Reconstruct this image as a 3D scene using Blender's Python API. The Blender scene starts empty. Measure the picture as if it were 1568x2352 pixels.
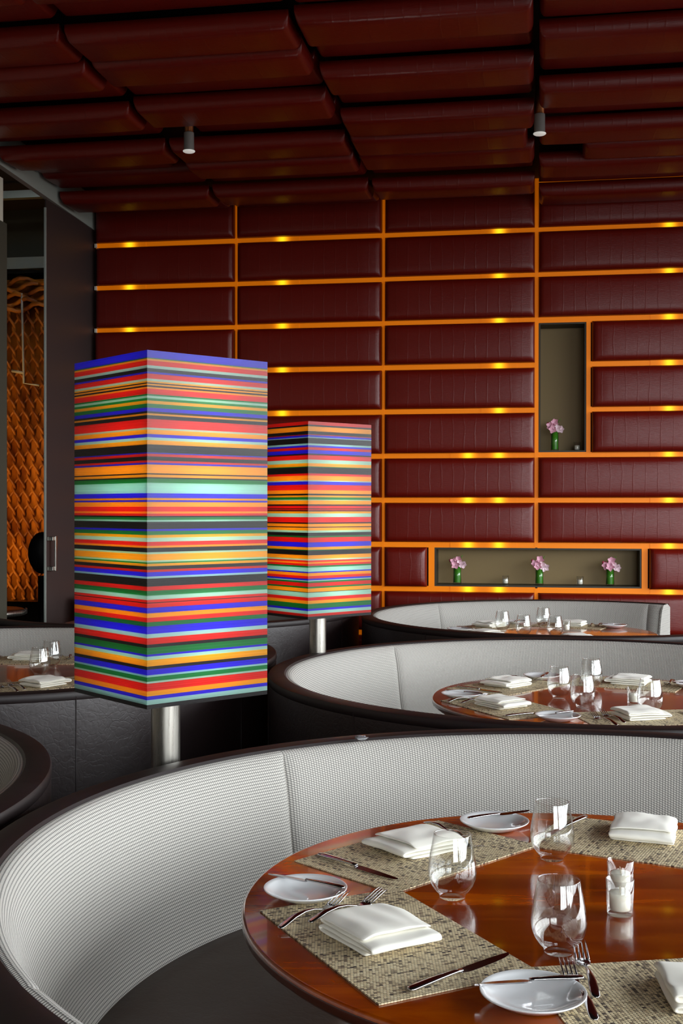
import bpy, bmesh, math, random
from math import sin, cos, pi, radians, sqrt
from mathutils import Vector, Matrix, noise
random.seed(7)
SC = bpy.context.scene
COL = SC.collection

# ------------------------------------------------------------------ camera
cam_d = bpy.data.cameras.new('camera'); cam = bpy.data.objects.new('camera', cam_d); COL.objects.link(cam)
cam_d.sensor_fit = 'VERTICAL'; cam_d.sensor_height = 36; cam_d.sensor_width = 24
cam_d.lens = 2721.14*36/2352
cam_d.clip_start = .05
cam.location = (0, 0, 1.5)
cam.rotation_euler = (pi/2-.0031, -.001, .1641)
SC.camera = cam

# ------------------------------------------------------------------ light, exposure
SC.view_settings.view_transform = 'Standard'; SC.view_settings.look = 'None'
SC.view_settings.gamma = 1; SC.view_settings.use_curve_mapping = False
SC.view_settings.exposure = 0.0
DAY = (.90, .95, 1.0)
WIN_X, WIN_Y0, WIN_Y1, WIN_Z0, WIN_Z1 = 4.6, -3.6, 8.68, .80, 3.45
wd = bpy.data.worlds.new('sky'); SC.world = wd; wd.use_nodes = True
bg = wd.node_tree.nodes['Background']; bg.inputs[1].default_value = 10.0
_t = wd.node_tree.nodes.new('ShaderNodeTexCoord'); _s = wd.node_tree.nodes.new('ShaderNodeSeparateXYZ'); _r = wd.node_tree.nodes.new('ShaderNodeValToRGB')
wd.node_tree.links.new(_t.outputs['Generated'], _s.inputs[0]); _m = wd.node_tree.nodes.new('ShaderNodeMath'); _m.operation = 'MULTIPLY_ADD'; _m.inputs[1].default_value = .5; _m.inputs[2].default_value = .5
wd.node_tree.links.new(_s.outputs[2], _m.inputs[0]); wd.node_tree.links.new(_m.outputs[0], _r.inputs[0]); wd.node_tree.links.new(_r.outputs[0], bg.inputs[0])
# overcast sky above, dim street and ground below the horizon
_e = _r.color_ramp.elements; _e[0].position = .46; _e[0].color = (.14, .14, .14, 1); _e[1].position = .505; _e[1].color = (.92, .97, 1, 1)
def area(name, loc, rot, sx, sy, power, col=DAY):
    l = bpy.data.lights.new(name, 'AREA'); l.shape = 'RECTANGLE'; l.size = sx; l.size_y = sy; l.energy = power; l.color = col
    l.cycles.is_portal = True
    o = bpy.data.objects.new(name, l); COL.objects.link(o); o.location = loc; o.rotation_euler = rot
    return o
area('daylight', (WIN_X+.12, (WIN_Y0+WIN_Y1)/2, (WIN_Z0+WIN_Z1)/2), (0, radians(90), 0), WIN_Z1-WIN_Z0, WIN_Y1-WIN_Y0, 1250)
W2X0, W2X1 = .8, 4.4
area('daylight_front', ((W2X0+W2X1)/2, -4.32, (.25+WIN_Z1)/2), (radians(90), 0, 0), W2X1-W2X0, WIN_Z1-.25, 100)

# ------------------------------------------------------------------ materials
def lin(r, g, b):
    f = lambda c: (c/255/12.92) if c/255 <= .04045 else ((c/255+.055)/1.055)**2.4
    return (f(r), f(g), f(b), 1)
class NT:
    def __init__(s, name, color=(.5,.5,.5,1), rough=.5, metal=0, **kw):
        s.m = bpy.data.materials.new(name); s.m.use_nodes = True; s.t = s.m.node_tree; s.b = s.t.nodes['Principled BSDF']
        s.b.inputs['Base Color'].default_value = color; s.b.inputs['Roughness'].default_value = rough; s.b.inputs['Metallic'].default_value = metal
        for k, v in kw.items(): s.b.inputs[k.replace('_', ' ')].default_value = v
    def n(s, typ, **kw):
        nd = s.t.nodes.new(typ)
        for k, v in kw.items():
            if k.startswith('i_'):
                key = k[2:]; key = int(key) if key.isdigit() else key.replace('_', ' ')
                nd.inputs[key].default_value = v
            else: setattr(nd, k, v)
        return nd
    def l(s, a, b): s.t.links.new(a, b)
    def math(s, op, a, b=None, c=None):
        nd = s.t.nodes.new('ShaderNodeMath'); nd.operation = op
        for i, v in enumerate((a, b, c)):
            if v is None: continue
            if isinstance(v, (int, float)): nd.inputs[i].default_value = v
            else: s.l(v, nd.inputs[i])
        return nd.outputs[0]
    def coord(s, kind='Object', scale=(1,1,1), rot=(0,0,0)):
        tc = s.n('ShaderNodeTexCoord'); mp = s.n('ShaderNodeMapping'); mp.inputs['Scale'].default_value = scale; mp.inputs['Rotation'].default_value = rot
        s.l(tc.outputs[kind], mp.inputs[0]); return mp.outputs[0]
    def noise(s, co, scale, detail=3, rough=.5, dist=0):
        nd = s.n('ShaderNodeTexNoise'); nd.inputs['Scale'].default_value = scale; nd.inputs['Detail'].default_value = detail
        nd.inputs['Roughness'].default_value = rough; nd.inputs['Distortion'].default_value = dist
        s.l(co, nd.inputs['Vector']); return nd.outputs['Fac']
    def ramp(s, fac, stops, interp='LINEAR'):
        nd = s.n('ShaderNodeValToRGB'); cr = nd.color_ramp; cr.interpolation = interp
        while len(cr.elements) < len(stops): cr.elements.new(.5)
        for e, (p, c) in zip(cr.elements, stops): e.position = p; e.color = c
        s.l(fac, nd.inputs[0]); return nd.outputs[0]
    def mix(s, fac, a, b):
        nd = s.n('ShaderNodeMix', data_type='RGBA')
        for sock, v in ((nd.inputs[0], fac), (nd.inputs[6], a), (nd.inputs[7], b)):
            if isinstance(v, (int, float, tuple)): sock.default_value = v
            else: s.l(v, sock)
        return nd.outputs[2]
    def bump(s, h, strength=.3, dist=.002):
        nd = s.n('ShaderNodeBump'); nd.inputs['Strength'].default_value = strength; nd.inputs['Distance'].default_value = dist
        s.l(h, nd.inputs['Height']); s.l(nd.outputs[0], s.b.inputs['Normal']); return nd

def sep(nt, co):
    nd = nt.n('ShaderNodeSeparateXYZ'); nt.l(co, nd.inputs[0]); return nd.outputs

def m_panel(name, base, rough):
    t = NT(name, base, rough)
    co = t.coord('Object'); x, y, z = sep(t, co)
    wob = t.noise(t.coord('Object', (6, 3, 3)), 2.2, 3)
    xx = t.math('ADD', x, t.math('MULTIPLY', t.math('SUBTRACT', wob, .5), .03))
    fr = t.math('FRACT', t.math('MULTIPLY', xx, 1/.083))
    cre = t.math('SUBTRACT', 1, t.math('SMOOTH_MIN', 1.0, t.math('MULTIPLY', t.math('ABSOLUTE', t.math('SUBTRACT', fr, .5)), 12), .2))
    gate = t.math('MULTIPLY', t.noise(t.coord('Object', (9, 5, 5)), 1.3, 1), .8)
    cre = t.math('MULTIPLY', cre, gate)
    fine = t.noise(t.coord('Object', (18, 160, 160)), 1.5, 3)
    h = t.math('ADD', t.math('MULTIPLY', cre, .75), t.math('MULTIPLY', fine, .45))
    t.bump(h, .6, .0022); t.b.inputs['Specular IOR Level'].default_value = .40
    t.l(t.mix(t.math('MULTIPLY', t.math('MAXIMUM', cre, 0), .12), base, lin(96, 60, 52)), t.b.inputs['Base Color'])
    t.l(t.math('ADD', rough-.07, t.math('MULTIPLY', fine, .14)), t.b.inputs['Roughness'])
    return t.m
M = {}
M['panel'] = m_panel('burgundy_crocodile_leather', lin(106, 18, 8), .31)

def m_leather(name, base, rough, crack=.35):
    t = NT(name, base, rough)
    co = t.coord('Object')
    v = t.n('ShaderNodeTexVoronoi', feature='DISTANCE_TO_EDGE'); v.inputs['Scale'].default_value = 38
    wv = t.n('ShaderNodeVectorMath', operation='ADD'); nz = t.n('ShaderNodeTexNoise'); nz.inputs['Scale'].default_value = 7; nz.inputs['Detail'].default_value = 4
    t.l(co, nz.inputs['Vector']); sc = t.n('ShaderNodeVectorMath', operation='SCALE'); sc.inputs['Scale'].default_value = .12
    t.l(nz.outputs['Color'], sc.inputs[0]); t.l(co, wv.inputs[0]); t.l(sc.outputs[0], wv.inputs[1]); t.l(wv.outputs[0], v.inputs['Vector'])
    e = t.math('MINIMUM', t.math('MULTIPLY', v.outputs['Distance'], 9), 1)
    big = t.noise(co, 5, 4)
    h = t.math('ADD', t.math('MULTIPLY', e, .10), t.math('ADD', t.math('MULTIPLY', big, 1.6), t.math('MULTIPLY', t.noise(co, 60, 3), .35)))
    t.bump(h, crack, .004)
    t.l(t.math('ADD', rough-.12, t.math('MULTIPLY', big, .24)), t.b.inputs['Roughness'])
    return t.m
M['leather'] = m_leather('dark_brown_leather', lin(36, 23, 23), .45, .45)
M['leather'].node_tree.nodes['Principled BSDF'].inputs['Specular IOR Level'].default_value = .75
M['rim'] = m_leather('oxblood_leather_piping', lin(24, 11, 11), .52, .06)
M['seat'] = m_leather('seat_leather', lin(64, 45, 34), .52, .3)

def m_fabric():
    t = NT('woven_cream_fabric', lin(214, 210, 202), .85)
    uv = t.n('ShaderNodeUVMap'); s = t.n('ShaderNodeSeparateXYZ'); t.l(uv.outputs[0], s.inputs[0]); u, v = s.outputs[0], s.outputs[1]
    row = t.math('MULTIPLY', v, 1/.0074); ri = t.math('FLOOR', row); rf = t.math('FRACT', row)
    uu = t.math('ADD', t.math('MULTIPLY', u, 1/.0062), t.math('ADD', t.math('MULTIPLY', ri, .5), t.math('MULTIPLY', rf, .35)))
    sa = t.math('POWER', t.math('ABSOLUTE', t.math('SINE', t.math('MULTIPLY', uu, pi))), .55)
    sb = t.math('POWER', t.math('ABSOLUTE', t.math('SINE', t.math('MULTIPLY', row, pi))), .45)
    k = t.math('MULTIPLY', sa, sb); d = t.math('SUBTRACT', 1, t.math('MINIMUM', t.math('MULTIPLY', k, 1.06), 1))
    t.l(t.mix(d, lin(208, 204, 196), lin(40, 38, 44)), t.b.inputs['Base Color'])
    t.bump(t.math('SUBTRACT', 1, d), .5, .0015)
    return t.m
M['fabric'] = m_fabric()

def m_wood():
    t = NT('varnished_cherry_wood', (.3, .08, .02, 1), .16, Coat_Weight=.5, Coat_Roughness=.04)
    co = t.coord('Object', (1, 1, 1), (0, 0, -.1641)); x, y, z = sep(t, co)
    pi_ = t.math('FLOOR', t.math('MULTIPLY', t.math('ADD', y, .017), 1/.094))
    wn = t.n('ShaderNodeTexWhiteNoise', noise_dimensions='1D'); t.l(pi_, wn.inputs['W'])
    cx = t.n('ShaderNodeCombineXYZ'); t.l(t.math('ADD', t.math('MULTIPLY', x, 1.6), t.math('MULTIPLY', wn.outputs['Value'], 30)), cx.inputs[0])
    t.l(t.math('MULTIPLY', y, 9), cx.inputs[1])
    g = t.noise(cx.outputs[0], 1.6, 6, .6, .9)
    c = t.ramp(g, [(.22, lin(108, 38, 11)), (.5, lin(148, 62, 18)), (.78, lin(186, 96, 34))])
    d = t.math('MULTIPLY', t.math('SUBTRACT', wn.outputs['Value'], .5), .8)
    hs = t.n('ShaderNodeHueSaturation'); t.l(c, hs.inputs['Color']); t.l(t.math('ADD', 1.0, d), hs.inputs['Value']); hs.inputs['Saturation'].default_value = 1.05
    t.l(hs.outputs[0], t.b.inputs['Base Color'])
    return t.m
M['wood'] = m_wood()
M['wood_edge'] = NT('table_edge_wood', lin(70, 28, 16), .22, Coat_Weight=.4).m

def m_mat():
    t = NT('woven_vinyl_placemat', lin(160, 140, 108), .62)
    co = t.coord('Object'); x, y, z = sep(t, co)
    cw = .0056
    ry = t.math('MULTIPLY', y, 1/cw); iy = t.math('FLOOR', ry)
    rx = t.math('ADD', t.math('MULTIPLY', x, 1/cw), t.math('MULTIPLY', iy, .5)); ix = t.math('FLOOR', rx)
    k = t.math('MULTIPLY', t.math('POWER', t.math('ABSOLUTE', t.math('SINE', t.math('MULTIPLY', rx, pi))), .5), t.math('POWER', t.math('ABSOLUTE', t.math('SINE', t.math('MULTIPLY', ry, pi))), .5))
    d = t.math('SUBTRACT', 1, t.math('MINIMUM', t.math('MULTIPLY', k, 1.5), 1))
    cc = t.n('ShaderNodeCombineXYZ'); t.l(ix, cc.inputs[0]); t.l(iy, cc.inputs[1])
    wn = t.n('ShaderNodeTexWhiteNoise', noise_dimensions='2D'); t.l(cc.outputs[0], wn.inputs['Vector'])
    rowr = t.n('ShaderNodeTexWhiteNoise', noise_dimensions='1D'); t.l(iy, rowr.inputs['W'])
    q = t.math('ADD', t.math('MULTIPLY', wn.outputs['Value'], .75), t.math('MULTIPLY', rowr.outputs['Value'], .35))
    base = t.ramp(q, [(.0, lin(248, 232, 194)), (.6, lin(230, 210, 168)), (.85, lin(156, 138, 112)), (1, lin(84, 74, 66))])
    t.l(t.mix(d, base, lin(38, 34, 34)), t.b.inputs['Base Color'])
    t.bump(t.math('SUBTRACT', 1, d), .6, .0012)
    return t.m
M['mat'] = m_mat()
def m_napkin():
    t = NT('cream_linen', lin(252, 249, 238), .8, Sheen_Weight=.2)
    t.bump(t.noise(t.coord('Object', (1, 1, 1)), 900, 2), .12, .0006); return t.m
M['napkin'] = m_napkin()
M['china'] = NT('white_china', lin(236, 238, 240), .12, Coat_Weight=.5).m
M['steel'] = NT('polished_steel', lin(196, 194, 196), .13, 1).m
def m_brushed():
    t = NT('brushed_steel', lin(176, 172, 164), .28, 1)
    n = t.noise(t.coord('Object', (60, 60, 1.5)), 4, 3); t.l(t.math('ADD', .18, t.math('MULTIPLY', n, .22)), t.b.inputs['Roughness']); return t.m
M['brushed'] = m_brushed()
def m_glass(name, tint):
    t = NT(name); lw = t.n('ShaderNodeLayerWeight'); lw.inputs['Blend'].default_value = .5
    f = t.math('ADD', .075, t.math('MULTIPLY', t.math('POWER', lw.outputs['Facing'], 3.2), .8))
    tr = t.n('ShaderNodeBsdfTransparent'); tr.inputs[0].default_value = tint; gl = t.n('ShaderNodeBsdfGlossy'); gl.inputs['Roughness'].default_value = .02
    mx = t.n('ShaderNodeMixShader'); t.l(f, mx.inputs[0]); t.l(tr.outputs[0], mx.inputs[1]); t.l(gl.outputs[0], mx.inputs[2])
    t.l(mx.outputs[0], t.t.nodes['Material Output'].inputs['Surface']); return t.m
M['glass'] = m_glass('clear_glass', (.985, .99, .985, 1))
M['wax'] = NT('white_wax', lin(244, 240, 226), .5, Subsurface_Weight=.3, Subsurface_Radius=(.01, .008, .006)).m
M['wick'] = NT('cotton_wick', lin(210, 200, 180), .8).m
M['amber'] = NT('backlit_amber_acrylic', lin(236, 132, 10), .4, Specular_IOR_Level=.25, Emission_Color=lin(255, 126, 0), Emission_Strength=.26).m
def m_led_glow():  # hot spot painted as an emission gradient that fades into the amber
    t = NT('painted_led_glow', lin(236, 132, 10), .4, Specular_IOR_Level=.25); x, y, z = sep(t, t.coord('Object'))
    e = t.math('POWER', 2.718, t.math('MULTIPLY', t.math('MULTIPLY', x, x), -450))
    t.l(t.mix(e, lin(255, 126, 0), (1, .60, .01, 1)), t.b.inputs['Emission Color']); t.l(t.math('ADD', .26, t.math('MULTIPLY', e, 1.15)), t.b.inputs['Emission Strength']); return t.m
M['led'] = m_led_glow()
M['taupe'] = NT('niche_taupe_paint', lin(134, 112, 72), .6).m
M['niche_edge'] = NT('niche_dark_edge', lin(48, 44, 32), .5).m
M['dark'] = NT('dark_plaster', lin(20, 12, 11), .7).m
M['floor'] = NT('dark_floor', lin(30, 22, 18), .4).m
M['room'] = NT('warm_grey_paint', lin(120, 108, 98), .8).m
M['pale'] = NT('bounce_wall_paint', lin(140, 130, 116), .8).m  # lightened for an unseen wall stretch, to bounce light
M['door'] = NT('dark_brown_lacquer', lin(60, 47, 45), .5).m
M['grey'] = NT('grey_trim_paint', lin(158, 164, 156), .5).m
M['greydark'] = NT('olive_grey_paint', lin(66, 64, 52), .6).m
M['white'] = NT('off_white_paint', lin(214, 208, 190), .6).m
M['black'] = NT('black_lacquer', lin(14, 13, 14), .35).m
M['lampwhite'] = NT('frosted_lamp_lens', lin(235, 235, 228), .5, Emission_Color=(1, .97, .9, 1), Emission_Strength=.35).m
M['pewter'] = NT('pewter_paint', lin(120, 116, 112), .4).m
M['copper'] = NT('copper_tube', lin(140, 84, 48), .35, .8).m
M['mull'] = NT('window_frame_metal', lin(60, 58, 56), .4).m
M['green'] = NT('green_leaf', lin(70, 150, 30), .35).m
M['pink'] = NT('pink_orchid_petal', lin(236, 176, 196), .5, Subsurface_Weight=.1).m
M['palepink'] = NT('pale_orchid_petal', lin(246, 222, 230), .5).m
M['magenta'] = NT('crimson_bud', lin(206, 60, 96), .5).m
M['foil'] = NT('crumpled_foil', lin(200, 204, 210), .2, .7).m

def m_weave():
    t = NT('lit_woven_rattan', lin(150, 80, 20), .5)
    co = t.coord('Object', (1, 1, 1)); x, y, z = sep(t, co)
    g = t.noise(t.coord('Object', (5, 5, 2)), 1.4, 2)
    t.l(t.ramp(g, [(.3, lin(120, 56, 14)), (.6, lin(196, 118, 34))]), t.b.inputs['Base Color'])
    return t.m
M['weave'] = m_weave()

def m_stripe(name, col):
    t = NT(name, col, .26)
    n = t.noise(t.coord('Object', (1.5, 1.5, 700)), 1, 3, .7)
    t.l(t.math('ADD', .17, t.math('MULTIPLY', n, .22)), t.b.inputs['Roughness'])
    t.bump(n, .10, .0005)
    hs = t.n('ShaderNodeHueSaturation'); hs.inputs['Color'].default_value = col
    t.l(t.math('ADD', .82, t.math('MULTIPLY', n, .36)), hs.inputs['Value'])
    t.l(hs.outputs[0], t.b.inputs['Base Color'])
    tr = t.n('ShaderNodeBsdfTranslucent'); t.l(hs.outputs[0], tr.inputs['Color'])
    t.l(t.mix(.55, hs.outputs[0], (0, 0, 0, 1)), t.b.inputs['Base Color'])
    mx = t.n('ShaderNodeMixShader'); mx.inputs[0].default_value = .5
    t.l(t.b.outputs[0], mx.inputs[1]); t.l(tr.outputs[0], mx.inputs[2]); t.l(mx.outputs[0], t.t.nodes['Material Output'].inputs['Surface'])
    return t.m
STR = {'r': m_stripe('red_acrylic', lin(236, 34, 8)), 'o': m_stripe('amber_yellow_acrylic', lin(255, 190, 4)), 'b': m_stripe('blue_acrylic', lin(56, 30, 235)),
       'g': m_stripe('green_acrylic', lin(8, 150, 74)), 'w': m_stripe('pale_aqua_acrylic', lin(188, 234, 220)), 'k': m_stripe('smoke_black_acrylic', lin(26, 14, 16))}

# ------------------------------------------------------------------ helpers
def mesh(name, V, F, mat, parent=None, smooth=True, uvs=None, mats=None, fm=None, angle=None):
    me = bpy.data.meshes.new(name); me.from_pydata([tuple(v) for v in V], [], F); me.update()
    for m in (mats or [mat]): me.materials.append(m)
    if fm:
        for p, i in zip(me.polygons, fm): p.material_index = i
    if uvs:
        ul = me.uv_layers.new(name='UVMap')
        for p in me.polygons:
            for li, vi in zip(p.loop_indices, p.vertices): ul.data[li].uv = uvs[vi]
    me.polygons.foreach_set('use_smooth', [smooth]*len(me.polygons))
    if angle: me.set_sharp_from_angle(angle=radians(angle))
    o = bpy.data.objects.new(name, me); COL.objects.link(o)
    if parent: o.parent = parent
    return o
def empty(name, loc=(0, 0, 0), rz=0, rx=0, ry=0):
    o = bpy.data.objects.new(name, None); COL.objects.link(o); o.location = loc; o.rotation_euler = (rx, ry, rz); o.empty_display_size = .05; return o
def tag(o, label, cat, group=None):
    o['label'] = label; o['category'] = cat
    if group: o['group'] = group
    return o
def struct(o): o['kind'] = 'structure'; return o
def copy_tree(o, parent=None):
    c = o.copy(); COL.objects.link(c)
    if parent: c.parent = parent
    for ch in KIDS.get(o.name, ()): copy_tree(ch, c)
    return c
KIDS = {}
def remember(root):
    def walk(o):
        KIDS[o.name] = [c for c in bpy.data.objects if c.parent == o]
        for c in KIDS[o.name]: walk(c)
    walk(root)
class G:
    """geometry collector"""
    def __init__(s): s.V = []; s.F = []; s.U = []
    def add(s, V, F, U=None):
        n = len(s.V); s.V += [Vector(v) for v in V]; s.F += [[i+n for i in f] for f in F]; s.U += (U or [(0, 0)]*len(V))
    def box(s, x0, x1, y0, y1, z0, z1):
        s.add([(x0,y0,z0),(x1,y0,z0),(x1,y1,z0),(x0,y1,z0),(x0,y0,z1),(x1,y0,z1),(x1,y1,z1),(x0,y1,z1)],
              [(0,3,2,1),(4,5,6,7),(0,1,5,4),(1,2,6,5),(2,3,7,6),(3,0,4,7)])
    def lathe(s, prof, n=32, c=(0, 0), closed=False, a0=0, a1=2*pi):
        full = abs(a1-a0-2*pi) < 1e-6; m = n if full else n+1; V = []; F = []
        for i in range(m):
            a = a0+(a1-a0)*i/n
            for r, z in prof: V.append((c[0]+r*cos(a), c[1]+r*sin(a), z))
        k = len(prof)
        for i in range(n):
            j = (i+1) % m
            for q in range(k if closed else k-1):
                q2 = (q+1) % k
                F.append((i*k+q, j*k+q, j*k+q2, i*k+q2))
        s.add(V, F)
    def tube(s, pts, r, n=8, cap=True):
        pts = [Vector(p) for p in pts]; V = []; F = []
        rs = r if isinstance(r, (list, tuple)) else [r]*len(pts)
        up = Vector((0, 0, 1))
        for i, p in enumerate(pts):
            t = (pts[min(i+1, len(pts)-1)]-pts[max(i-1, 0)]).normalized()
            a = up if abs(t.dot(up)) < .95 else Vector((1, 0, 0))
            x = t.cross(a).normalized(); y = t.cross(x)
            for k in range(n):
                w = 2*pi*k/n; V.append(p+(x*cos(w)+y*sin(w))*rs[i])
        for i in range(len(pts)-1):
            for k in range(n):
                k2 = (k+1) % n; F.append((i*n+k, i*n+k2, (i+1)*n+k2, (i+1)*n+k))
        if cap: F.append(list(range(n))[::-1]); F.append([(len(pts)-1)*n+k for k in range(n)])
        s.add(V, F)
    def build(s, name, mat, parent=None, smooth=True, angle=None, uv=False):
        o = mesh(name, s.V, s.F, mat, parent, smooth, s.U if uv else None, angle=angle)
        bm = bmesh.new(); bm.from_mesh(o.data); bmesh.ops.recalc_face_normals(bm, faces=bm.faces); bm.to_mesh(o.data); bm.free()
        return o
def bevel(o, w, seg=2):
    md = o.modifiers.new('bevel', 'BEVEL'); md.width = w; md.segments = seg; md.limit_method = 'ANGLE'; return o
def sbox(name, mat, x0, x1, y0, y1, z0, z1, parent=None, bw=0):
    g = G(); g.box(x0, x1, y0, y1, z0, z1); o = g.build(name, mat, parent, smooth=False)
    if bw: bevel(o, bw)
    return o

# ------------------------------------------------------------------ room constants
D = 8.75                                    # wall surface
XS = [-3.379, -2.256, -1.133, -.010, 1.113, 2.236, 3.359, 4.482]
H = .3276; Z0 = 3.526
def rowz(r): return Z0-H*r
def ceil_z(y): return 3.80+.025*(D-y)

# ------------------------------------------------------------------ shell
struct(sbox('floor', M['floor'], -8, 5.2, -4.2, 11.5, -.1, 0))
# back wall with two niches cut out of it
NICHES = [(-.010+.016, .345, rowz(5)+.021, rowz(2)-.021), (-.752, .736, rowz(8)+.021, rowz(7)-.021)]
def holed_wall(name, mat, x0, x1, z0, z1, y0, y1, holes):
    xs = sorted({x0, x1, *[h[0] for h in holes], *[h[1] for h in holes]}); zs = sorted({z0, z1, *[h[2] for h in holes], *[h[3] for h in holes]})
    g = G()
    for i in range(len(xs)-1):
        for j in range(len(zs)-1):
            cx, cz = (xs[i]+xs[i+1])/2, (zs[j]+zs[j+1])/2
            if any(h[0] < cx < h[1] and h[2] < cz < h[3] for h in holes): continue
            g.box(xs[i], xs[i+1], y0, y1, zs[j], zs[j+1])
    return g.build(name, mat, smooth=False)
struct(holed_wall('wall_back', M['dark'], XS[0]-.02, 4.8, 0, 4.2, D+.02, D+.30, NICHES))
for (x0, x1, z0, z1) in NICHES:
    g = G(); t = .012; y1 = D+.20
    g.box(x0, x1, y1, y1+.01, z0, z1)
    o = struct(g.build('niche_back', M['taupe'], smooth=False))
    g = G(); y0 = D-.006
    g.box(x0, x1, y0, y1, z0, z0+t); g.box(x0, x1, y0, y1, z1-t, z1); g.box(x0, x0+t, y0, y1, z0+t, z1-t); g.box(x1-t, x1, y0, y1, z0+t, z1-t)
    struct(g.build('niche_lining', M['niche_edge'], smooth=False))
# amber lattice: horizontal rails in every joint, uprights at every column
g = G()
NR = 11
for r in range(-1, NR):
    z = rowz(r); hh = .021
    for c in range(len(XS)-1):
        spans = [(XS[c], XS[c+1])]
        for (x0, x1, z0, z1) in NICHES:
            ns = []
            for a, b in spans:
                if z0+.02 < z < z1-.02 and x0 < b-.01 and x1 > a+.01:
                    if a < x0-.02: ns.append((a, x0))
                    if b > x1+.02: ns.append((x1, b))
                else: ns.append((a, b))
            spans = ns
        for a, b in spans: g.box(a+.008, b-.008, D-.012, D+.02, z-hh, z+hh)
for c, x in enumerate(XS[1:], 1):
    for (z0, z1) in ([(rowz(NR-1), rowz(8)+.013), (rowz(7)-.017, 4.0)] if abs(x+.010) < .01 else [(rowz(NR-1), 4.0)]):
        hwd = .014 if abs(x+.010) < .01 else .0085; g.box(x-hwd, x+hwd, D-.014, D+.02, z0, z1)
g.box(.345, .375, D-.0125, D+.02, rowz(5), rowz(2)); g.box(-.795, -.752, D-.0125, D+.02, rowz(8), rowz(7)); g.box(.736, .778, D-.0125, D+.02, rowz(8), rowz(7))
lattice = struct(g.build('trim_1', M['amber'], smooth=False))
for r in range(0, 4): sbox('end_glint', M['white'], XS[0]-.002, XS[0]+.016, D-.03, D+.01, rowz(r)-.016, rowz(r)+.016, lattice, .003)  # white blocks standing in for bright glints at the strip ends
def led_mesh():  # thin box laid on the rail to carry the painted hot spot
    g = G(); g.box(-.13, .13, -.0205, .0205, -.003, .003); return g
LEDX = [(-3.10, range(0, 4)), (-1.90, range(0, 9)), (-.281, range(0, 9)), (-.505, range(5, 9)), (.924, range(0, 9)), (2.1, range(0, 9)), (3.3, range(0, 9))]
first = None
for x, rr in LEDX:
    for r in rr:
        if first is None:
            gg = led_mesh(); o = gg.build('led_glow', M['led'], lattice, smooth=False); first = o
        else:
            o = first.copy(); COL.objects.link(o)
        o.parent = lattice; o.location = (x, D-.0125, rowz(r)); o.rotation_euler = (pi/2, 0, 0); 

# side wall, sliding door leaf and corridor at the left
struct(sbox('door_1', M['door'], -3.402, -3.392, 7.84, D+.02, .05, 3.66))
o = sbox('door_edge', M['grey'], -3.403, -3.391, 7.828, 7.84, .05, 3.6, bpy.data.objects['door_1'])
g = G(); g.tube([(-3.392, 7.90, 1.285), (-3.345, 7.90, 1.285)], .012, 10); g.tube([(-3.392, 7.90, 1.075), (-3.345, 7.90, 1.075)], .012, 10)
g.box(-3.352, -3.338, 7.885, 7.915, 1.055, 1.305)
g.box(-3.392, -3.345, 7.85, 7.93, 1.27, 1.30); g.box(-3.392, -3.345, 7.85, 7.93, 1.06, 1.09)
hd = g.build('door_handle', M['brushed'], bpy.data.objects['door_1'], smooth=False); bevel(hd, .004)
struct(sbox('wall_left', M['greydark'], -3.46, -3.392, 6.2, 7.22, 0, 3.34)); struct(sbox('wall_left_front', M['pale'], -3.46, -3.392, -4.2, 6.2, 0, 4.0))  # front stretch is out of view, made pale to bounce light into the left booth
struct(sbox('trim_2', M['white'], -3.46, -3.395, 6.2, 7.17, 3.34, 3.62))
struct(sbox('trim_3', M['grey'], -3.42, -3.385, 2.0, D, 0, 0.001)).hide_render = False
# sloping grey ceiling rail along the panel edge
g = G()
ya, yb = 1.0, D
g.add([(-3.425, ya, ceil_z(ya)-.15), (-3.385, ya, ceil_z(ya)-.15), (-3.385, ya, ceil_z(ya)+.12), (-3.425, ya, ceil_z(ya)+.12),
       (-3.425, yb, ceil_z(yb)-.15), (-3.385, yb, ceil_z(yb)-.15), (-3.385, yb, ceil_z(yb)+.12), (-3.425, yb, ceil_z(yb)+.12)],
      [(0, 1, 2, 3), (7, 6, 5, 4), (0, 4, 5, 1), (1, 5, 6, 2), (2, 6, 7, 3), (3, 7, 4, 0)])
bpy.data.objects.remove(bpy.data.objects['trim_3'])
struct(g.build('trim_3', M['grey'], smooth=False))
struct(sbox('wall_corridor', M['greydark'], -8, -3.46, 9.9, 10.0, 3.58, 4.3))
struct(sbox('wall_corridor_end', M['dark'], -8, -3.46, 11.2, 11.3, 0, 4.3))
struct(sbox('trim_4', M['grey'], -8, -3.46, 9.80, 9.9, 3.60, 3.70))
struct(sbox('trim_5', M['grey'], -8, -3.40, 9.0, 9.06, 4.00, 4.06))
struct(sbox('wall_corridor_left', M['dark'], -8.1, -8, -4, 11.5, 0, 4.3))
struct(sbox('wall_corridor_right', M['dark'], -3.46, -3.40, D+.3, 11.5, 0, 4.3))
struct(sbox('ceiling_corridor', M['door'], -8, -3.43, -4, 11.5, 4.14, 4.2))
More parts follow.
